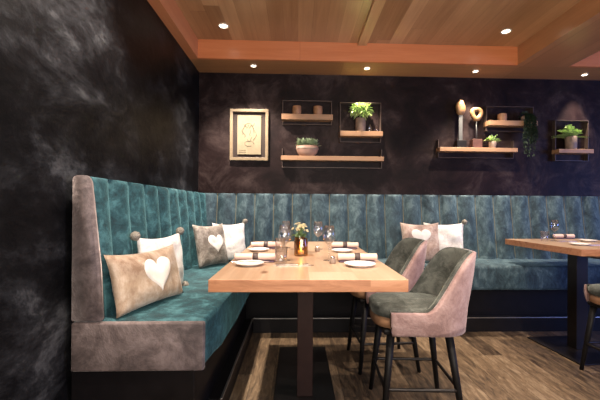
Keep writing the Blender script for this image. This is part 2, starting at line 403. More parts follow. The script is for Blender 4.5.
# ------------------------------------------------------------------ benches
HS, ZS, ZT = 0.686, 0.449, 1.394
YF = 1.74
def backrest(parent, n, step, s0, mapf, mat, ob, ot, z0, z1, pipemat, bulge=0.05, seed=0):
    """channelled back: n panels of width step along s, bulging between the seams"""
    bm = bmesh.new(); per = 8; rows = []
    prof = []
    for k in range(15):
        t = k/14; prof.append((t, ob + (ot-ob)*t, z0 + (z1-.03-z0)*t, 1.0 if t < .95 else .9))
    for a in (20, 45, 70, 90): prof.append((1, ot - .03*(1-cos(R(a))) - (0.0 if a < 90 else .0), z1-.03+.03*sin(R(a)), 0.9*cos(R(a))+.1))
    prof.append((1, 0.0, z1, 0.1))
    S = []
    for i in range(n):
        for k in range(per): S.append((s0 + (i + k/per)*step, k/per, i))
    S.append((s0+n*step, 0, n))
    for s, u, i in S:
        col = []
        b0 = (1 - abs(2*u-1)**2.1)
        for t, o, z, w in prof:
            wr = 0.006*noise.noise(Vector((s*5+seed, z*6, i*.7)))
            oo = o + bulge*(b0-1)*w + wr*w*(0.3+b0)
            col.append(bm.verts.new(mapf(s, max(oo, 0) if o else 0, z)))
        rows.append(col)
    for a, b in zip(rows, rows[1:]):
        for k in range(len(a)-1): bm.faces.new((a[k], b[k], b[k+1], a[k+1]))
    # closing caps
    for r_, rev in ((rows[0], False), (rows[-1], True)):
        c = bm.verts.new(mapf(s0 if not rev else s0+n*step, 0, z0)); f = r_ + [c]
        bm.faces.new(f if rev else f[::-1])
    bmesh.ops.recalc_face_normals(bm, faces=bm.faces[:])
    o = obj('backrest', bm, mat, parent, True)
    pb = bmesh.new()
    for i in range(1, n):
        s = s0 + i*step
        tube(pb, [mapf(s, o_ - bulge*w + .003, z) for t, o_, z, w in prof[:-2]], 0.0035, 6)
    obj('piping', pb, pipemat, o, True)
    return o
# left bench
tl = thing('banquette_bench', 'L-shaped teal velvet corner bench with channelled backrest and mauve end panels', 'bench', (0, 0, 0))
bm = prism(bmesh.new(), [(XW+.03, YF+.012), (-.452, YF+.012), (-.430, 2.05), (-.418, 2.5), (-.415, DW-.012), (XW+.03, DW-.012)], ZS, HS, 0.03, 4)
obj('seat', bm, teal, tl, True)
nl = 10
backrest(tl, nl, (DW-.02-YF-.02)/nl, YF+.02, lambda s, o, z: Vector((XW+.03+o, s, z)), teal, 0.14, 0.080, HS-.02, ZT, dark_piping)
# end panels
bm = bmesh.new()
t = bmesh.new()
pts = [(XW+.03, ZS+.24), (XW+.174, ZS+.24), (XW+.158, .95), (XW+.112, ZT-.03), (XW+.10, ZT-.006), (XW+.085, ZT+.002), (XW+.045, ZT+.002), (XW+.03, ZT-.012)]
a = [t.verts.new((x, YF-.004, z)) for x, z in pts]; b_ = [t.verts.new((x, YF+.03, z)) for x, z in pts]
t.faces.new(a); t.faces.new(b_[::-1])
for i in range(len(pts)): t.faces.new((a[i], b_[i], b_[(i+1) % len(pts)], a[(i+1) % len(pts)]))
bmesh.ops.recalc_face_normals(t, faces=t.faces[:])
bmesh.ops.bevel(t, geom=[e for e in t.edges if e.calc_length() > .04 or True], offset=.004, segments=2, affect='EDGES', clamp_overlap=True)
merge(bm, t)
e = obj('back_end_panel', bm, mauve, tl, True); e['label'] = 'mauve velvet end of the backrest'
bm = prism(bmesh.new(), [(XW+.03, YF-.006), (-.447, YF-.006), (-.447, YF+.03), (XW+.03, YF+.03)], ZS-.003, HS-.004, .011, 3)
e = obj('seat_end_panel', bm, mauve, tl, True); e['label'] = 'mauve velvet end of the seat'
obj('plinth', box(bmesh.new(), XW+.02, -.50, YF+.02, DW-.02, 0, ZS-.001, .003), plinth_m, tl)
obj('foot_ledge', box(bmesh.new(), -.50, -.425, YF+.3, 3.49, 0, .140, .002), plinth_m, tl)
obj('ledge_nosing', box(bmesh.new(), -.432, -.418, YF+.3, 3.48, .138, .147, .002), nosing_m, tl)
# back bench
tb = tl
XB0, XB1 = -.41, 6.9
bm = box(bmesh.new(), XB0, XB1, 3.355, DW-.015, ZS, HS, 0.03, 4); obj('seat', bm, teal_blue_lit, tb, True)
nb = 37; xs0 = atY(215, 210, 3.90).x
backrest(tb, nb, .2085, xs0-.195, lambda s, o, z: Vector((s, DW-.008-o, z)), teal_blue_lit, 0.20, 0.10, HS-.02, ZT, piping_m, bulge=.05, seed=9)
obj('plinth', box(bmesh.new(), XB0-.13, XB1, 3.57, DW-.02, 0, ZS-.001, .003), plinth_m, tb)
obj('foot_ledge', box(bmesh.new(), -.42, XB1, 3.495, 3.57, 0, .140, .002), plinth_m, tb)
obj('ledge_nosing', box(bmesh.new(), -.42, XB1, 3.488, 3.502, .138, .147, .002), nosing_m, tb)

# ------------------------------------------------------------------ dining tables
def make_table(name, label, x0, x1, y0, y1, plate, col, zt=.93, th=.055, steel=brown_steel):
    cx, cy = (x0+x1)/2, (y0+y1)/2
    t = thing(name, label, 'table', (cx, cy, 0))
    bm = box(bmesh.new(), x0-cx, x1-cx, y0-cy, y1-cy, zt-th, zt, .003, 2)
    o = obj('tabletop', bm, table_wood, t)
    o.data.materials.append(edge_wood)
    for f in o.data.polygons:
        if f.normal.z < .5: f.material_index = 1
    c = [v - (cx if i < 2 else cy) for i, v in enumerate(col)]
    bm = box(bmesh.new(), c[0], c[1], c[2], c[3], .012, zt-th-.01, .003); obj('pedestal_column', bm, steel, t)
    bm = box(bmesh.new(), c[0]-.16, c[1]+.16, c[2]-.35, c[3]+.35, zt-th-.012, zt-th, .002); obj('mounting_plate', bm, black_steel, t)
    q = [v - (cx if i < 2 else cy) for i, v in enumerate(plate)]
    bm = box(bmesh.new(), q[0], q[1], q[2], q[3], 0, .012, .003); bp = obj('base_plate', bm, black_steel, t)
    return t
T1 = (-.382, .498, 1.543, 3.239)
make_table('dining_table', 'high oak dining table set for four between the left bench and the bar stools', *T1, (-.14, .26, 1.70, 3.12), (.010, .112, 2.30, 2.40))
T2x = atZ(581.5, 249.5, .93); T2b = atZ(507.5, 239.5, .93)
A2 = R(4.0); W2, L2 = .88, .91
cx2 = T2x.x + W2/2*cos(A2) - L2/2*sin(A2); cy2 = T2x.y + W2/2*sin(A2) + L2/2*cos(A2)
t2 = make_table('dining_table', 'high oak dining table at the right edge of the frame', cx2-W2/2, cx2+W2/2, cy2-L2/2, cy2+L2/2, (2.24, 2.72, 2.75, 3.35), (2.45, 2.56, 3.02, 3.12), steel=black_steel)
t2.rotation_euler.z = A2

# ------------------------------------------------------------------ bar stools
def sst(t): t = max(0, min(1, t)); return t*t*(3-2*t)
def ushape(k, half, xf, xb, rc):
    """point on a U outline: k in [-1,1], opening towards -x"""
    straight = (xb - rc) - xf
    arc = pi/2*rc; flat = half - rc; tot = straight + arc + flat
    d = abs(k)*tot; sg = 1 if k >= 0 else -1
    if d < flat: return (xb, sg*d)
    d -= flat
    if d < arc:
        a = d/rc; return (xb-rc + rc*cos(a), sg*(half-rc + rc*sin(a)))
    d -= arc; return (xb-rc-d, sg*half)
def make_stool():
    t = thing('bar_stool', '', 'bar stool')
    # shell and padding
    def wall(r_off, z_lo, name, mat, inner):
        bm = bmesh.new(); n = 48; m = 10; rows = []
        def outline(k, off):
            x, y = ushape(k, .238-off, -.185, .297-off, .19-off); return x, y
        def top(x): return .662 + .328*sst((x-.02)/.25)
        for i in range(n+1):
            k = -1 + 2*i/n; row = []
            o0, o1 = (0.022, 0.042) if inner else (0.0, 0.022)
            for side in (0, 1):
                rng = range(m+1) if side == 0 else range(m, -1, -1)
                for j in rng:
                    u = j/m; off = o0 if side == 0 else o1
                    x, y = outline(k, off); xr, _ = outline(k, 0)
                    zt = top(xr) - (0.0 if not inner else -.004)
                    z = z_lo + (zt-z_lo)*u
                    if j == m: z -= .004
                    lean = max(0, (z-.68))*.16
                    bow = .016*sin(pi*min(1, u))
                    nx, ny = x/.235, y/.235; ln = math.hypot(nx, ny) or 1
                    taper = 1 + (u-.6)*.05
                    row.append(bm.verts.new((x*taper + lean*max(0, nx/ln) + bow*nx/ln*(0.6 if not inner else .3), y*taper + bow*ny/ln*.5, z)))
            rows.append(row)
        for a, b in zip(rows, rows[1:]):
            L = len(a)
            for j in range(L): bm.faces.new((a[j], b[j], b[(j+1) % L], a[(j+1) % L]))
        bm.faces.new(rows[0]); bm.faces.new(rows[-1][::-1])
        bmesh.ops.recalc_face_normals(bm, faces=bm.faces[:])
        o = obj(name, bm, mat, t, True)
        return o
    o = wall(0, .525, 'shell', pinkv, False); o['label'] = 'pink-mauve velvet outer shell'
    o = wall(0, .60, 'backrest', greyv, True)
    # seat
    def slab(z0, z1, sc, xf, dome):
        bm = bmesh.new(); n = 56; rings = []
        lay = [(0, .0), (.0, .9), (.15, 1.0), (.75, 1.0), (.93, .96), (1.0, .88)]
        for h, s in lay[1:]:
            r = []
            for i in range(n):
                a = 2*pi*i/n; ca, sa = cos(a), sin(a)
                e = .62
                x = abs(ca)**e*(1 if ca > 0 else -1); y = abs(sa)**e*(1 if sa > 0 else -1)
                r.append(bm.verts.new((x*xf*sc*s - .035, y*.208*sc*s, z0+(z1-z0)*h)))
            rings.append(r)
        for q, zz in ((.7, .010), (.4, .018)):
            r = []
            for v in rings[-1] if len(rings) == 5 else rings[4]:
                r.append(bm.verts.new(((v.co.x+.035)*q - .035, v.co.y*q, z1 + zz*dome)))
            rings.append(r)
        c = bm.verts.new((-.035, 0, z1+.02*dome)); c0 = bm.verts.new((-.035, 0, z0))
        for a, b in zip(rings, rings[1:]):
            for i in range(n): bm.faces.new((a[i], a[(i+1) % n], b[(i+1) % n], b[i]))
        for i in range(n):
            bm.faces.new((rings[-1][i], rings[-1][(i+1) % n], c)); bm.faces.new((rings[0][(i+1) % n], rings[0][i], c0))
        bmesh.ops.recalc_face_normals(bm, faces=bm.faces[:])
        return bm
    obj('seat', slab(.607, .675, 1.0, .235, 1), greyv, t, True)
    o = obj('seat_base', slab(.545, .612, .97, .235, 0), brown_leather, t, True); o['label'] = 'tan leather front band under the seat'
    obj('seat_frame', box(bmesh.new(), -.22, .19, -.185, .185, .515, .546, .01), black_wood, t)
    feet = []
    for sx in (-1, 1):
        for sy in (-1, 1):
            top = Vector((sx*.165-.01, sy*.165, .53)); bot = Vector((sx*.228, sy*.222, 0.0))
            bm = bmesh.new(); tube(bm, [top, top.lerp(bot, .5), bot], .015, 10, rr=[.024, .020, .014])
            for v in bm.verts:
                if v.co.z < .01: v.co.z = 0.0
            obj('leg', bm, black_wood, t, True)
            feet.append((sx, sy, top.lerp(bot, (.53-.215)/.53)))
    bm = bmesh.new()
    q = {(sx, sy): p for sx, sy, p in feet}
    order = [q[(-1, -1)], q[(1, -1)], q[(1, 1)], q[(-1, 1)]]
    pts = []
    for i in range(4):
        p = order[i]; a = order[i-1]; b = order[(i+1) % 4]; o_ = (p - sum(order, Vector())/4); o_.z = 0; p = p + o_.normalized()*.012
        r_ = .04
        for k in range(5):
            f = k/4
            p0 = p + (a-p).normalized()*r_; p2 = p + (b-p).normalized()*r_
            pts.append((p0*(1-f)**2 + p*2*f*(1-f) + p2*f*f))
    tube(bm, pts, .0105, 8, closed=True); obj('footrest_ring', bm, black_steel, t, True)
    return t
GS = 'velvet bar stools'
s0 = make_stool(); s0.location = (.735, 2.18, 0); s0.rotation_euler.z = R(-3)
s0['label'] = 'nearer bar stool on the right of the set oak table, grey seat and pink-mauve shell'; s0['group'] = GS
dup(s0, (.70, 2.86, 0), R(3), 'farther bar stool, behind the nearer one and close to the back bench', GS)
dup(s0, (2.455, 2.45, 0), R(2), 'bar stool cut off by the right edge, at the far table', GS)

# ------------------------------------------------------------------ cushions
def cushion(name, label, BL, BR, H, lean, thick, mat, heart=None, poms=(), seed=0, zb=HS, hv=(0.0, 0.04, .36), group=None):
    BL, BR = Vector((*BL, zb)), Vector((*BR, zb)); X = (BR-BL); W = X.length; X.normalize()
    Yv = Vector((0, 0, 1)).cross(X).normalized()      # points away from the viewer's side
    Z = (Vector((0, 0, 1))*cos(lean) + Yv*sin(lean)).normalized(); Yv = Z.cross(X).normalized()
    root = thing(name, label, 'cushion', (0, 0, 0), 0, group)
    Mx = Matrix((X, Yv, Z)).transposed().to_4x4(); Mx.translation = (BL+BR)/2 + Z*(H/2+.008) 
    root.matrix_world = Mx
    n = 22
    def surf(u, v, side):
        au, av = abs(u), abs(v)
        p = max(0, (1-au**2.8)*(1-av**2.8))**.5
        x = u*W/2*(1 - .07*(1-v*v)*au**3); z = v*H/2*(1 - .07*(1-u*u)*av**3)
        wr = noise.noise(Vector((x*9+seed, z*9, seed)))*.020 + noise.noise(Vector((x*22, z*22, seed+4)))*.004
        return Vector((x, side*(thick/2*p + wr*p) , z - .012*(1-u*u)*(1 if v > 0 else 0)*av))
    bm = bmesh.new(); G = {}
    for side in (-1, 1):
        for i in range(n+1):
            for j in range(n+1):
                if side == 1 and (i in (0, n) or j in (0, n)): G[(side, i, j)] = G[(-1, i, j)]; continue
                G[(side, i, j)] = bm.verts.new(surf(-1+2*i/n, -1+2*j/n, side))
        for i in range(n):
            for j in range(n):
                f = [G[(side, i, j)], G[(side, i+1, j)], G[(side, i+1, j+1)], G[(side, i, j+1)]]
                bm.faces.new(f if side == -1 else f[::-1])
    obj('cushion_cover', bm, mat, root, True)
    if heart:
        bm = bmesh.new(); cu, cv, s = hv; rad = 7; m = 40; rings = []
        cen = bm.verts.new(surf(cu, cv, -1) + Vector((0, -.005, 0)))
        for r in range(1, rad+1):
            ring = []
            for k in range(m):
                a = 2*pi*k/m
                hx = 16*sin(a)**3/17; hz = (13*cos(a)-5*cos(2*a)-2*cos(3*a)-cos(4*a)+2.5)/17
                q = r/rad*s
                off = -.005 if r < rad else -.0005
                ring.append(bm.verts.new(surf(cu + hx*q*.31/W, cv + hz*q*.31/H, -1) + Vector((0, off, 0))))
            rings.append(ring)
        for k in range(m): bm.faces.new((cen, rings[0][k], rings[0][(k+1) % m]))
        for a_, b_ in zip(rings, rings[1:]):
            for k in range(m): bm.faces.new((a_[k], a_[(k+1) % m], b_[(k+1) % m], b_[k]))
        bmesh.ops.recalc_face_normals(bm, faces=bm.faces[:])
        h = obj('heart_applique', bm, heart_m, root, True); h['label'] = 'white heart sewn on the front'
    for (u, v) in poms:
        bm = bmesh.new(); t = bmesh.new(); bmesh.ops.create_icosphere(t, subdivisions=3, radius=.028)
        for vv in t.verts: vv.co *= 1 + .18*noise.noise(vv.co*160)
        c = surf(u, v, -1)
        for vv in t.verts: vv.co += Vector((c.x + u*.008, 0, c.z + v*.008))
        merge(bm, t); obj('pompom', bm, pom_m, root, True)
    return root
P4 = ((-1, 1), (1, 1), (1, -1), (-1, -1))
cushion('cushion', 'tan cushion with a white heart at the near end of the left bench', (-.880, 1.765), (-.715, 2.28), .32, R(15), .11, tan_fur, True, (), 3, hv=(.10, .0, .78))
cushion('cushion', 'white cushion with grey pompoms behind the tan heart cushion on the left bench', (-.905, 2.10), (-.795, 2.53), .37, R(6), .10, white_cloth, None, P4, 8)
cushion('cushion', 'grey-brown furry cushion with a white heart in the bench corner', (-.865, 3.17), (-.655, 3.47), .40, R(14), .11, grey_fur, True, (), 13, hv=(.10, .0, .66))
cushion('cushion', 'white cushion with a dark pompom peeking out behind the grey-brown heart cushion', (-.80, 3.48), (-.50, 3.65), .40, R(14), .11, white_cloth, None, P4[1:3], 21)
cushion('cushion', 'rosy tan cushion with a white heart on the back bench behind the stools', (1.075, 3.52), (1.49, 3.55), .41, R(12), .11, pink_tan, True, (), 31, hv=(-.05, .22, .70))
cushion('cushion', 'white cushion with a pompom beside the rosy tan heart cushion on the back bench', (1.36, 3.70), (1.775, 3.64), .40, R(8), .10, white_cloth, None, P4[1:3], 40)

# ------------------------------------------------------------------ wall shelves
def shelf(name, label, xa, xb, zb, th, ztop, zlow, style='full', dep=.12, xfa=None, xfb=None):
    """board plus a thin black rod frame at each end and round the back"""
    t = thing(name, label, 'shelf', ((xa+xb)/2, DW, zb), 0, 'wall shelves')
    hw = (xb-xa)/2; cx = (xa+xb)/2
    fa = (xfa if xfa is not None else xa+.01) - cx; fb = (xfb if xfb is not None else xb-.01) - cx
    obj('board', box(bmesh.new(), -hw, hw, -dep, -.002, -th, 0, .003), shelf_wood, t)
    bm = bmesh.new(); r = .0045
    zt, zl = ztop-zb, zlow-zb; q = .003
    for x in (fa, fb): box(bm, x-q, x+q, -.055, -.001, zl, zt)
    box(bm, fa, fb, -.055, -.001, zl-q, zl+q)
    if style == 'full': box(bm, fa, fb, -.055, -.001, zt-q, zt+q)
    obj('rod_frame', bm, shelf_steel, t)
    return t
YS = DW-.12
def sh(name, label, x0, x1, ytop_board, ybot_board, yft, yfb, **k):
    a = atY(x0, ytop_board, YS); b = atY(x1, ytop_board, YS); c = atY(x0, ybot_board, YS)
    ft = atY((x0+x1)/2, yft, YS); fl = atY((x0+x1)/2, yfb, YS); mid = atY((x0+x1)/2, ytop_board, YS)
    th = a.z - c.z
    shelf(name, label, a.x, b.x, mid.z, th, ft.z, fl.z, **k)
    return mid.z
Z1 = sh('wall_shelf', 'short oak shelf in a black frame carrying two little wooden pots', 281.5, 333, 114, 119.5, 99, 123)
Z2 = sh('wall_shelf', 'long low oak shelf right of the framed drawing carrying a bowl of succulents', 281, 384, 156, 160.5, 148, 167, style='low')
Z3 = sh('wall_shelf', 'oak shelf in a tall square black rod frame carrying a bushy bright potted plant', 340, 383, 131, 136, 101, 141)
Z4 = sh('wall_shelf', 'long low oak shelf carrying the two stone sculptures', 440, 518, 147.5, 151.5, 139, 157, style='low')
Z5 = sh('wall_shelf', 'short upper oak shelf carrying the trailing plant and a small wooden cup', 489, 538, 120.5, 125.5, 105, 130)
Z6 = sh('wall_shelf', 'oak shelf in a black rod frame furthest right carrying a pale potted fern', 559, 594, 149, 153, 119, 160)

YM = DW-.064    # depth of things on the shelves
def on(px, z, y=YM): p = atY(px, 120, y); return (p.x, y, z)
# little wooden pots
def pot_lathe(r0, r1, h, th=.006):
    return [(0, 0), (r0*.92, 0), (r0, .004), ((r0+r1)/2*1.03, h*.5), (r1, h-.003), (r1-.002, h), (r1-th, h), (r0-th, th+.004), (0, th+.004)]
def wooden_pot(label, loc, r, h, group):
    t = thing('wooden_pot', label, 'pot', loc, 0, group)
    obj('pot_body', lathe(bmesh.new(), pot_lathe(r*.95, r, h), 24), wood_pot, t, True)
    b = lathe(bmesh.new(), [(0, h*.9), (r-.007, h*.9), (r-.007, h*.6), (0, h*.6)], 20); obj('wax_fill', b, candle_off, t, True)
    return t
candle_off = plain('pale_candle_wax', (0.55, 0.42, 0.28), 0.5, var=0.05)
wooden_pot('left of the two little turned wooden pots on the short oak shelf', on(296.8, Z1), .050, .098, 'little wooden pots')
wooden_pot('right of the two little turned wooden pots on the short oak shelf', on(317.8, Z1), .052, .098, 'little wooden pots')
wooden_pot('small turned wooden cup on the upper shelf beside the trailing plant', on(502, Z5), .050, .085, None)

def plant_top(bm, z0, n, spread, L, W, droop, up=1.0, cluster=None, ca=0, flat=1.0):
    for i in range(n):
        a = random.uniform(0, 2*pi); el = random.uniform(.15, 1.45)*up
        d = Vector((cos(a)*cos(el), sin(a)*cos(el)*flat, sin(el)))
        r = random.uniform(0, spread); base = Vector((cos(a)*r, sin(a)*r*flat, z0 + random.uniform(-.01, .03)))
        leaf(bm, base, d, L*random.uniform(.6, 1.15), W*random.uniform(.7, 1.2), droop)
def bushy(bm, c, rx, ry, rz, n, L, W, droop=.3):
    c = Vector(c)
    for i in range(n):
        v = Vector((random.gauss(0, 1), random.gauss(0, 1), random.gauss(0, 1))).normalized()*random.uniform(.35, 1)**.5
        if v.z < -.6: v.z *= .4
        p = c + Vector((v.x*rx, v.y*ry, v.z*rz))
        leaf(bm, p, v + Vector((0, 0, .35)) + Vector((random.uniform(-.5, .5), random.uniform(-.5, .5), random.uniform(-.3, .3))), L*random.uniform(.6, 1.2), W*random.uniform(.7, 1.2), droop)
# bowl with succulents
t = thing('succulent_bowl', 'rounded rose ceramic bowl of succulents on the long low shelf', 'plant', on(307.5, Z2))
h = .115
obj('bowl', lathe(bmesh.new(), [(0, 0), (.07, 0), (.085, .006), (.112, .04), (.124, .078), (.126, h), (.120, h), (.116, .09), (.1, .04), (0, .03)], 32, sy=.6), terracotta, t, True)
o = obj('bowl_band', lathe(bmesh.new(), [(.1245, .076), (.1275, .078), (.1275, .092), (.1245, .094)], 32, sy=.6), dark_pot, t, True); o['label'] = 'darker band round the bowl'
obj('soil', lathe(bmesh.new(), [(0, .103), (.118, .1), (.118, .095), (0, .09)], 24, sy=.6), soil_m, t, True)
bm = bmesh.new()
for k in range(11):
    cx = -.095 + .19*k/10 + random.uniform(-.01, .01); cy = random.uniform(-.035, .035)
    for i in range(22):
        a = 2.4*i; el = .25 + i*.055
        leaf(bm, (cx, cy, .105+.002*i), (cos(a)*cos(el), sin(a)*cos(el), sin(el)), random.uniform(.04, .075), .022, .0)
obj('foliage', bm, leaf_pale, t)
# bushy plant
t = thing('potted_plant', 'bushy bright green plant with white blossom in a jar inside the square frame shelf', 'plant', on(360.5, Z3))
obj('plant_pot', lathe(bmesh.new(), [(0, 0), (.048, 0), (.054, .006), (.058, .06), (.056, .14), (.05, .155), (.044, .155), (.05, .13), (.05, .02), (0, .015)], 26), dark_pot, t, True)
bm = bmesh.new(); bushy(bm, (0, -.01, .235), .115, .045, .075, 230, .055, .026); obj('foliage', bm, leaf_bright, t)
bm = bmesh.new()
for i in range(36):
    a = random.uniform(0, 2*pi); el = random.uniform(.5, 1.5); p = Vector((.08*cos(a)*cos(el), -.01+.055*sin(a)*cos(el), .235+.075*sin(el)))
    for k in range(5):
        b = 2*pi*k/5; leaf(bm, p, (cos(b), sin(b)-.3, .5), .016, .012, 0)
obj('blossom', bm, petal_m, t)
# two small glass bottles beside
for px, hh, lab in ((370, .085, 'small clear glass bottle beside the bushy potted plant, left one'), (376.5, .065, 'small squat clear glass beside the bushy potted plant, furthest right')):
    o = obj('glass_bottle', lathe(bmesh.new(), [(0, .0), (.02, 0), (.022, .004), (.022, hh*.6), (.012, hh*.8), (.012, hh), (.009, hh), (.009, hh*.8), (.018, hh*.58), (.018, .006), (0, .006)], 20), clear_glass, None, True)
    o.location = on(px, Z3, DW-.09); tag(o, lab, 'bottle')
# sculptures
def sculpt(label, px, kind):
    x, y, z = on(px, Z4)
    t = thing('stone_sculpture', label, 'sculpture', (x, y, z))
    sc = 351.9/3.92
    if kind == 0:
        obj('base_block', box(bmesh.new(), -.055, .055, -.04, .04, 0, .085, .004), black_wood, t)
        bm = box(bmesh.new(), -.022, .022, -.008, .008, .08, .38, .003); obj('post', bm, post_m, t)
        bm = bmesh.new(); sphere(bm, (0, 0, 0), 1, 24)
        for v in bm.verts:
            n_ = 1 + .12*noise.noise(v.co*1.3 + Vector((3, 1, 0)))
            wz = 1.0 if v.co.z < 0 else 1.0
            v.co = Vector((v.co.x*.058*n_*(1 - .22*max(0, v.co.z)), v.co.y*.032, v.co.z*.092*n_ + .462))
        obj('stone', bm, stone_m, t, True)
    else:
        obj('base_block', box(bmesh.new(), -.06, .05, -.04, .04, 0, .10, .004), brown_leather_dark, t)
        tb_ = bmesh.new(); tube(tb_, [(0, 0, .09), (0, 0, .32)], .006, 8); obj('post', tb_, post_m, t, True)
        # pierced disc
        bm = bmesh.new(); n = 40; m = 12; rows = []
        for i in range(n):
            a = 2*pi*i/n; R0 = .072*(1+.06*sin(3*a)); hole = .021
            row = []
            for j in range(m):
                b = 2*pi*j/m; rr = (R0+hole)/2 + (R0-hole)/2*cos(b)*1.0; row.append(bm.verts.new((cos(a)*rr*1.05, .022*sin(b), .395 + sin(a)*rr*1.15)))
            rows.append(row)
        for i in range(n):
            a_, b_ = rows[i], rows[(i+1) % n]
            for j in range(m): bm.faces.new((a_[j], a_[(j+1) % m], b_[(j+1) % m], b_[j]))
        bmesh.ops.recalc_face_normals(bm, faces=bm.faces[:])
        obj('stone', bm, stone_m, t, True)
brown_leather_dark = plain('dark_red_wood', (0.09, 0.035, 0.025), 0.5, var=0.3)
sculpt('tall oval amber stone sculpture on a flat grey post with black block base', 460.5, 0)
sculpt('pierced round amber stone sculpture on a thin rod, right of the oval one', 476.5, 1)
# small plant
t = thing('potted_plant', 'small bright green plant in a little pot right of the sculptures', 'plant', on(492.5, Z4))
obj('plant_pot', lathe(bmesh.new(), pot_lathe(.034, .042, .075), 22), dark_pot, t, True)
bm = bmesh.new(); plant_top(bm, .07, 50, .02, .10, .036, .3, flat=.45); obj('foliage', bm, leaf_bright, t)
# trailing plant
t = thing('trailing_plant', 'dark green trailing plant hanging down from the upper shelf', 'plant', on(525, Z5))
obj('plant_pot', lathe(bmesh.new(), pot_lathe(.040, .048, .06), 22), dark_pot, t, True)
bm = bmesh.new(); bushy(bm, (0, -.01, .07), .070, .04, .03, 60, .04, .018)
st = bmesh.new()
for i in range(26):
    x0 = random.uniform(-.06, .075); L = random.uniform(.22, .50); ph = random.uniform(0, 6)
    pts = []
    for k in range(12):
        f = k/11
        y = -.01 - .066*min(1, f*4) - random.uniform(0, .004); z = .08 - max(0, (f-.12))*L*1.1
        p = Vector((x0*min(1, .3+f*3) + .012*sin(ph+f*5), y, z)); pts.append(p)
        for s in range(3):
            leaf(bm, p, (random.uniform(-1, 1), random.uniform(-1, .2), random.uniform(-1, .3)), random.uniform(.02, .04), .012, .3)
    tube(st, pts, .0014, 4)
obj('foliage', bm, leaf_dark, t); obj('stems', st, leaf_dark, t)
# fern right
t = thing('potted_plant', 'pale green leafy fern in a striped grey-brown pot on the rightmost shelf', 'plant', on(571, Z6))
obj('plant_pot', lathe(bmesh.new(), pot_lathe(.056, .060, .15), 26), dark_pot, t, True)
obj('soil', lathe(bmesh.new(), [(0, .14), (.052, .14), (.052, .13), (0, .13)], 20), soil_m, t, True)
bm = bmesh.new()
for i in range(46):
    a = random.uniform(0, 2*pi); el = random.uniform(.3, 1.4); L = random.uniform(.14, .22)
    d = Vector((cos(a)*cos(el)*1.0, sin(a)*cos(el)*.3, sin(el)*.95))
    for k in range(9):
        f = (k+1)/9; p = Vector((0, 0, .13)) + d*L*f - Vector((0, 0, .05*f*f))
        sd = d.cross(Vector((0, 0, 1))).normalized()
        for sg in (-1, 1): leaf(bm, p, sd*sg + d*.6, .055*(1.1-f*.5), .026, .2)
obj('foliage', bm, leaf_bright, t)

# ------------------------------------------------------------------ framed drawing
a = atY(230, 108.5, DW-.04); b = atY(268, 160.5, DW-.04); cx = (a.x+b.x)/2; cz = (a.z+b.z)/2; hw = (b.x-a.x)/2; hh = (a.z-b.z)/2
t = thing('framed_drawing', 'pale oak picture frame holding a line drawing on cream paper, on the back wall', 'picture', (cx, DW, cz))
fw = .033; bm = bmesh.new()
box(bm, -hw, hw, -.04, 0, hh-fw, hh, .003); box(bm, -hw, hw, -.04, 0, -hh, -hh+fw, .003)
box(bm, -hw, -hw+fw, -.04, 0, -hh+fw, hh-fw, .003); box(bm, hw-fw, hw, -.04, 0, -hh+fw, hh-fw, .003)
obj('frame', bm, frame_wood, t)
obj('mount', box(bmesh.new(), -hw+fw-.002, hw-fw+.002, -.012, -.001, -hh+fw-.002, hh-fw+.002), mount_m, t)
pw, ph = hw*.62, hh*.76
pp = obj('paper', box(bmesh.new(), -pw, pw, -.026, -.012, -ph, ph), paper_m, t)
bm = bmesh.new()
def stroke(pts, r=.0022): tube(bm, [(x, -.0265, z) for x, z in pts], r, 5)
stroke([(-.07*cos(s)*.9 - .01, .03+.10*sin(s)) for s in [k*pi/14 - .3 for k in range(17)]])
stroke([(-.062+.02*sin(s*3), .12-.05*s) for s in [k*.25 for k in range(13)]])
stroke([(.06-.02*sin(s*2.2), .13-.06*s) for s in [k*.25 for k in range(14)]])
stroke([(-.05+.02*s, .09+.02*sin(s*4)) for s in [k*.3 for k in range(14)]])
stroke([(-.02+.015*s, -.05-.03*sin(s*1.2)) for s in [k*.3 for k in range(12)]])
stroke([(.0+.05*cos(s), -.10+.03*sin(s)) for s in [k*.35 for k in range(16)]])
stroke([(.01+.006*sin(s*3), .05-.03*s) for s in [k*.2 for k in range(12)]])
for r_ in range(2):
    stroke([(-pw*.82 + .009*k, -ph*.80 - .022*r_ + .004*(1 if k % 2 else -1)) for k in range(9)], .0026)
obj('line_drawing', bm, ink_m, pp, True)

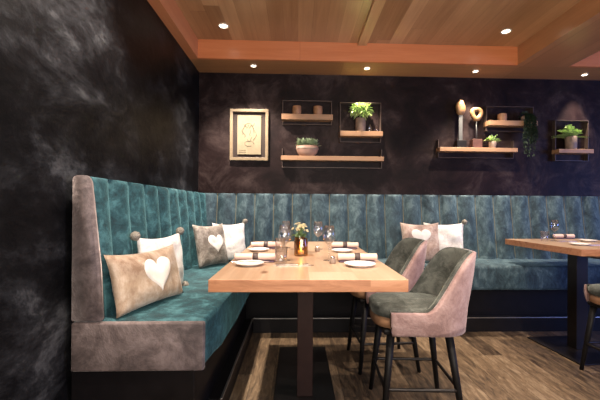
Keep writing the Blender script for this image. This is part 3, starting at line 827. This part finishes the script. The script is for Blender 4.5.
# ------------------------------------------------------------------ table setting
TZ = .93
def napkin(label, x0, x1, y, group, rz=0, z=TZ):
    L = x1-x0; r = .021
    t = thing('rolled_napkin', label, 'napkin', ((x0+x1)/2, y, z), rz, group)
    o = obj('folded_cloth', box(bmesh.new(), -L*.47, L*.45, -.035, .045, 0.0005, .008, .003), plum_m, t); o['label'] = 'dark plum folded cloth under the roll'
    bm = bmesh.new(); n = 26; m = 20; rows = []
    for i in range(n+1):
        f = i/n; row = []
        for k in range(m):
            a = 2*pi*k/m; rr = r*(1+.05*noise.noise(Vector((f*4, cos(a), sin(a)+x0*9)))) * (.93 if abs(f-.5) < .06 else 1)
            row.append(bm.verts.new((-L/2+L*f, rr*1.15*cos(a), r+.008+rr*sin(a)*.96)))
        rows.append(row)
    for a_, b_ in zip(rows, rows[1:]):
        for k in range(m): bm.faces.new((a_[k], a_[(k+1) % m], b_[(k+1) % m], b_[k]))
    # spiral ends
    for row, s in ((rows[0], 1), (rows[-1], -1)):
        c = bm.verts.new((row[0].co.x + s*.004, 0, r+.008))
        for k in range(m): bm.faces.new((row[k], row[(k+1) % m], c))
    bmesh.ops.recalc_face_normals(bm, faces=bm.faces[:])
    obj('napkin_roll', bm, napkin_m, t, True)
    bm = bmesh.new(); rows = []
    for i, (x, q) in enumerate(((-.016, 1.0), (-.015, 1.1), (.015, 1.1), (.016, 1.0))):
        rows.append([bm.verts.new((x, r*1.17*q*cos(2*pi*k/m), r+.008+r*q*sin(2*pi*k/m))) for k in range(m)])
    for a_, b_ in zip(rows, rows[1:]):
        for k in range(m): bm.faces.new((a_[k], a_[(k+1) % m], b_[(k+1) % m], b_[k]))
    obj('napkin_band', bm, napkin_ring, t, True)
    return t
GN = 'rolled napkins'
napkin('peach rolled napkin nearest on the left side of the set table', -.355, -.115, 2.05, GN)
napkin('peach rolled napkin at the far left place of the set table', -.345, -.12, 2.70, GN)
napkin('peach rolled napkin nearest on the right side of the set table', .24, .47, 2.05, GN)
napkin('peach rolled napkin at the far right place of the set table', .27, .475, 2.70, GN)
def plate(label, x, y, r, z=TZ, group='small white plates'):
    t = obj('side_plate', lathe(bmesh.new(), [(0, .002), (r*.55, .002), (r*.6, 0), (r*.63, .002), (r*.8, .008), (r, .015), (r*1.0, .0175), (r*.97, .0175), (r*.78, .0105), (r*.6, .006), (0, .0055)], 40), china_m, None, True)
    t.location = (x, y, z); tag(t, label, 'plate', group); return t
plate('small white plate in front of the near right napkin', .345, 1.90, .085)
plate('small white plate in front of the near left napkin', -.255, 1.925, .080)
plate('small white plate in front of the far right napkin', .325, 2.50, .075)
plate('small white plate in front of the far left napkin', -.27, 2.54, .075)
# cutlery
def knife_bm():
    bm = bmesh.new(); pts = [(-.10, -.006), (-.02, -.005), (0, -.007), (.09, -.008), (.108, -.002), (.10, .006), (0, .005), (-.02, .005), (-.10, .006)]
    prism(bm, pts, 0.0, .003, .0008, 1); return bm
def fork_bm():
    bm = bmesh.new(); prism(bm, [(-.10, -.006), (.03, -.003), (.045, -.010), (.060, -.011), (.060, .011), (.045, .010), (.03, .003), (-.10, .006)], 0, .003, .0008, 1)
    for k in (-1.5, -.5, .5, 1.5): box(bm, .058, .100, k*.0062-.0016, k*.0062+.0016, 0, .0025)
    return bm
KN, FK = None, None
def cut(kind, label, x, y, rz, z=TZ+.0005):
    global KN, FK
    src = KN if kind == 'knife' else FK
    if src is None:
        o = obj('table_'+kind, knife_bm() if kind == 'knife' else fork_bm(), steel_m)
        if kind == 'knife': KN = o
        else: FK = o
    else: o = src.copy(); C.objects.link(o)
    o.location = (x, y, z); o.rotation_euler = (0, 0, rz); tag(o, label, kind, 'cutlery')
cut('knife', 'steel table knife lying toward the middle at the near left place', -.01, 1.90, R(8))
cut('fork', 'steel table fork lying beside the knife at the near left place', -.03, 1.94, R(12))
cut('knife', 'steel table knife lying across the small plate at the near left place', -.255, 1.925, R(2), TZ+.018)
cut('knife', 'steel table knife between plate and napkin at the far left place', -.27, 2.62, R(0))
cut('knife', 'steel table knife between plate and napkin at the far right place', .34, 2.61, R(0))
# glasses
def wine_bm():
    return lathe(bmesh.new(), [(0, 0), (.034, 0), (.035, .002), (.012, .006), (.0045, .014), (.0038, .085), (.010, .096), (.028, .112), (.037, .135), (.037, .160), (.029, .208),
        (.0278, .208), (.0358, .160), (.0358, .136), (.027, .114), (.009, .099), (0, .097)], 30)
def tumbler_bm():
    return lathe(bmesh.new(), [(0, 0), (.030, 0), (.032, .003), (.036, .095), (.0348, .095), (.030, .012), (0, .012)], 28)
WG = obj('wine_glass', wine_bm(), clear_glass, None, True); TG = obj('water_tumbler', tumbler_bm(), clear_glass, None, True)
def put(src, first, label, cat, group, x, y, z=TZ):
    o = src if first else src.copy()
    if not first: C.objects.link(o)
    o.location = (x, y, z+.0003); tag(o, label, cat, group)
put(WG, True, 'clear wine glass at the near left place of the set table', 'glass', 'wine glasses', -.070, 2.10)
put(WG, False, 'clear wine glass at the far left place beside the flowers', 'glass', 'wine glasses', -.080, 2.74)
put(WG, False, 'clear wine glass at the near right place of the set table', 'glass', 'wine glasses', .195, 2.10)
put(WG, False, 'clear wine glass at the far right place of the set table', 'glass', 'wine glasses', .165, 2.66)
put(TG, True, 'clear water tumbler at the near left place of the set table', 'glass', 'water tumblers', -.085, 1.97)
put(TG, False, 'clear water tumbler at the far left place of the set table', 'glass', 'water tumblers', -.115, 2.50)
# salt and pepper
for x, y, lab in ((.205, 1.985, 'small dark shaker nearer, at the near right place'), (.150, 2.52, 'small dark shaker farther off, behind the right wine glasses')):
    t = thing('spice_shaker', lab, 'shaker', (x, y, TZ), 0, 'small shakers')
    obj('shaker_body', lathe(bmesh.new(), [(0, 0), (.016, 0), (.018, .004), (.017, .026), (.013, .030), (0, .030)], 20), dark_pot, t, True)
    obj('shaker_cap', lathe(bmesh.new(), [(0, .030), (.013, .030), (.014, .034), (.010, .041), (0, .043)], 20), steel_m, t, True)
# votive and flowers
t = thing('votive_holder', 'amber glass votive jar with a lit candle in the middle of the set table', 'candle holder', (.030, 2.30, TZ))
obj('jar', lathe(bmesh.new(), [(0, 0), (.040, 0), (.045, .005), (.046, .02), (.046, .095), (.042, .108), (.043, .114), (.040, .114), (.039, .108), (.042, .094), (.042, .014), (0, .010)], 32), amber_glass, t, True)
bm = lathe(bmesh.new(), [(0, .0105), (.020, .0105), (.020, .032), (.017, .030), (0, .030)], 20); ca = obj('candle', bm, candle_m, t, True)
obj('flame', lathe(bmesh.new(), [(0, .034), (.004, .038), (.005, .044), (.003, .052), (0, .060)], 12), flame_m, ca, True)
pl = bpy.data.lights.new('candle_glow', 'POINT'); pl.energy = 0.3; pl.color = (1, .55, .2); pl.shadow_soft_size = .01
po = bpy.data.objects.new('candle_glow', pl); C.objects.link(po); po.location = (.030, 2.30, TZ+.07)
t = thing('flower_vase', 'small dark vase of cream flowers behind the amber votive jar', 'vase', (.022, 2.42, TZ))
obj('vase', lathe(bmesh.new(), [(0, 0), (.032, 0), (.038, .01), (.040, .06), (.034, .10), (.037, .115), (.033, .115), (.030, .1), (.035, .06), (0, .02)], 26), amber_glass, t, True)
bm = bmesh.new(); lf = bmesh.new()
for i in range(24):
    a = random.uniform(0, 2*pi); el = random.uniform(.15, 1.5); rr = random.uniform(.75, 1.0)
    p = Vector((.058*rr*cos(a)*cos(el), .055*rr*sin(a)*cos(el), .145 + .062*rr*sin(el)))
    d0 = (p - Vector((0, 0, .12))).normalized()
    for ring, q in ((0, .017), (1, .012)):
        for k in range(6):
            b = 2*pi*k/6 + ring*.5; v = Vector((cos(b), sin(b), 0)); v = (v - d0*v.dot(d0)).normalized()
            leaf(bm, p, v + d0*(.35+ring*.7), q, .013, 0)
    tube(lf, [(0, 0, .08), p*.6 + Vector((0, 0, .05)), p], .0015, 4)
for i in range(34):
    a = random.uniform(0, 2*pi); leaf(lf, (.02*cos(a), .02*sin(a), .12), (cos(a), sin(a), random.uniform(.1, 1.2)), random.uniform(.03, .055), .018, .3)
obj('flowers', bm, petal_m, t); obj('foliage', lf, leaf_mid, t)

# far table setting
x2 = T2x.x
p = atZ(554.5, 241, TZ); put(WG, False, 'clear wine glass on the far right table', 'glass', 'wine glasses', p.x, p.y)
p = atZ(544.5, 241, TZ); put(TG, False, 'clear water tumbler left of the wine glass on the far right table', 'glass', 'water tumblers', p.x, p.y)
p = atZ(558, 239.0, TZ); napkin('peach rolled napkin behind the wine glass on the far right table', p.x-.02, p.x+.19, p.y+.03, GN)
p = atZ(582, 245.5, TZ); plate('small white plate nearest on the far right table', p.x, p.y+.02, .08)
cut('knife', 'steel table knife right of the near plate on the far right table', p.x+.17, p.y+.03, R(10))
p = atZ(588, 241.5, TZ); plate('small white plate at the back of the far right table', p.x, p.y, .075)
cut('knife', 'steel table knife left of the back plate on the far right table', p.x-.20, p.y, R(5))
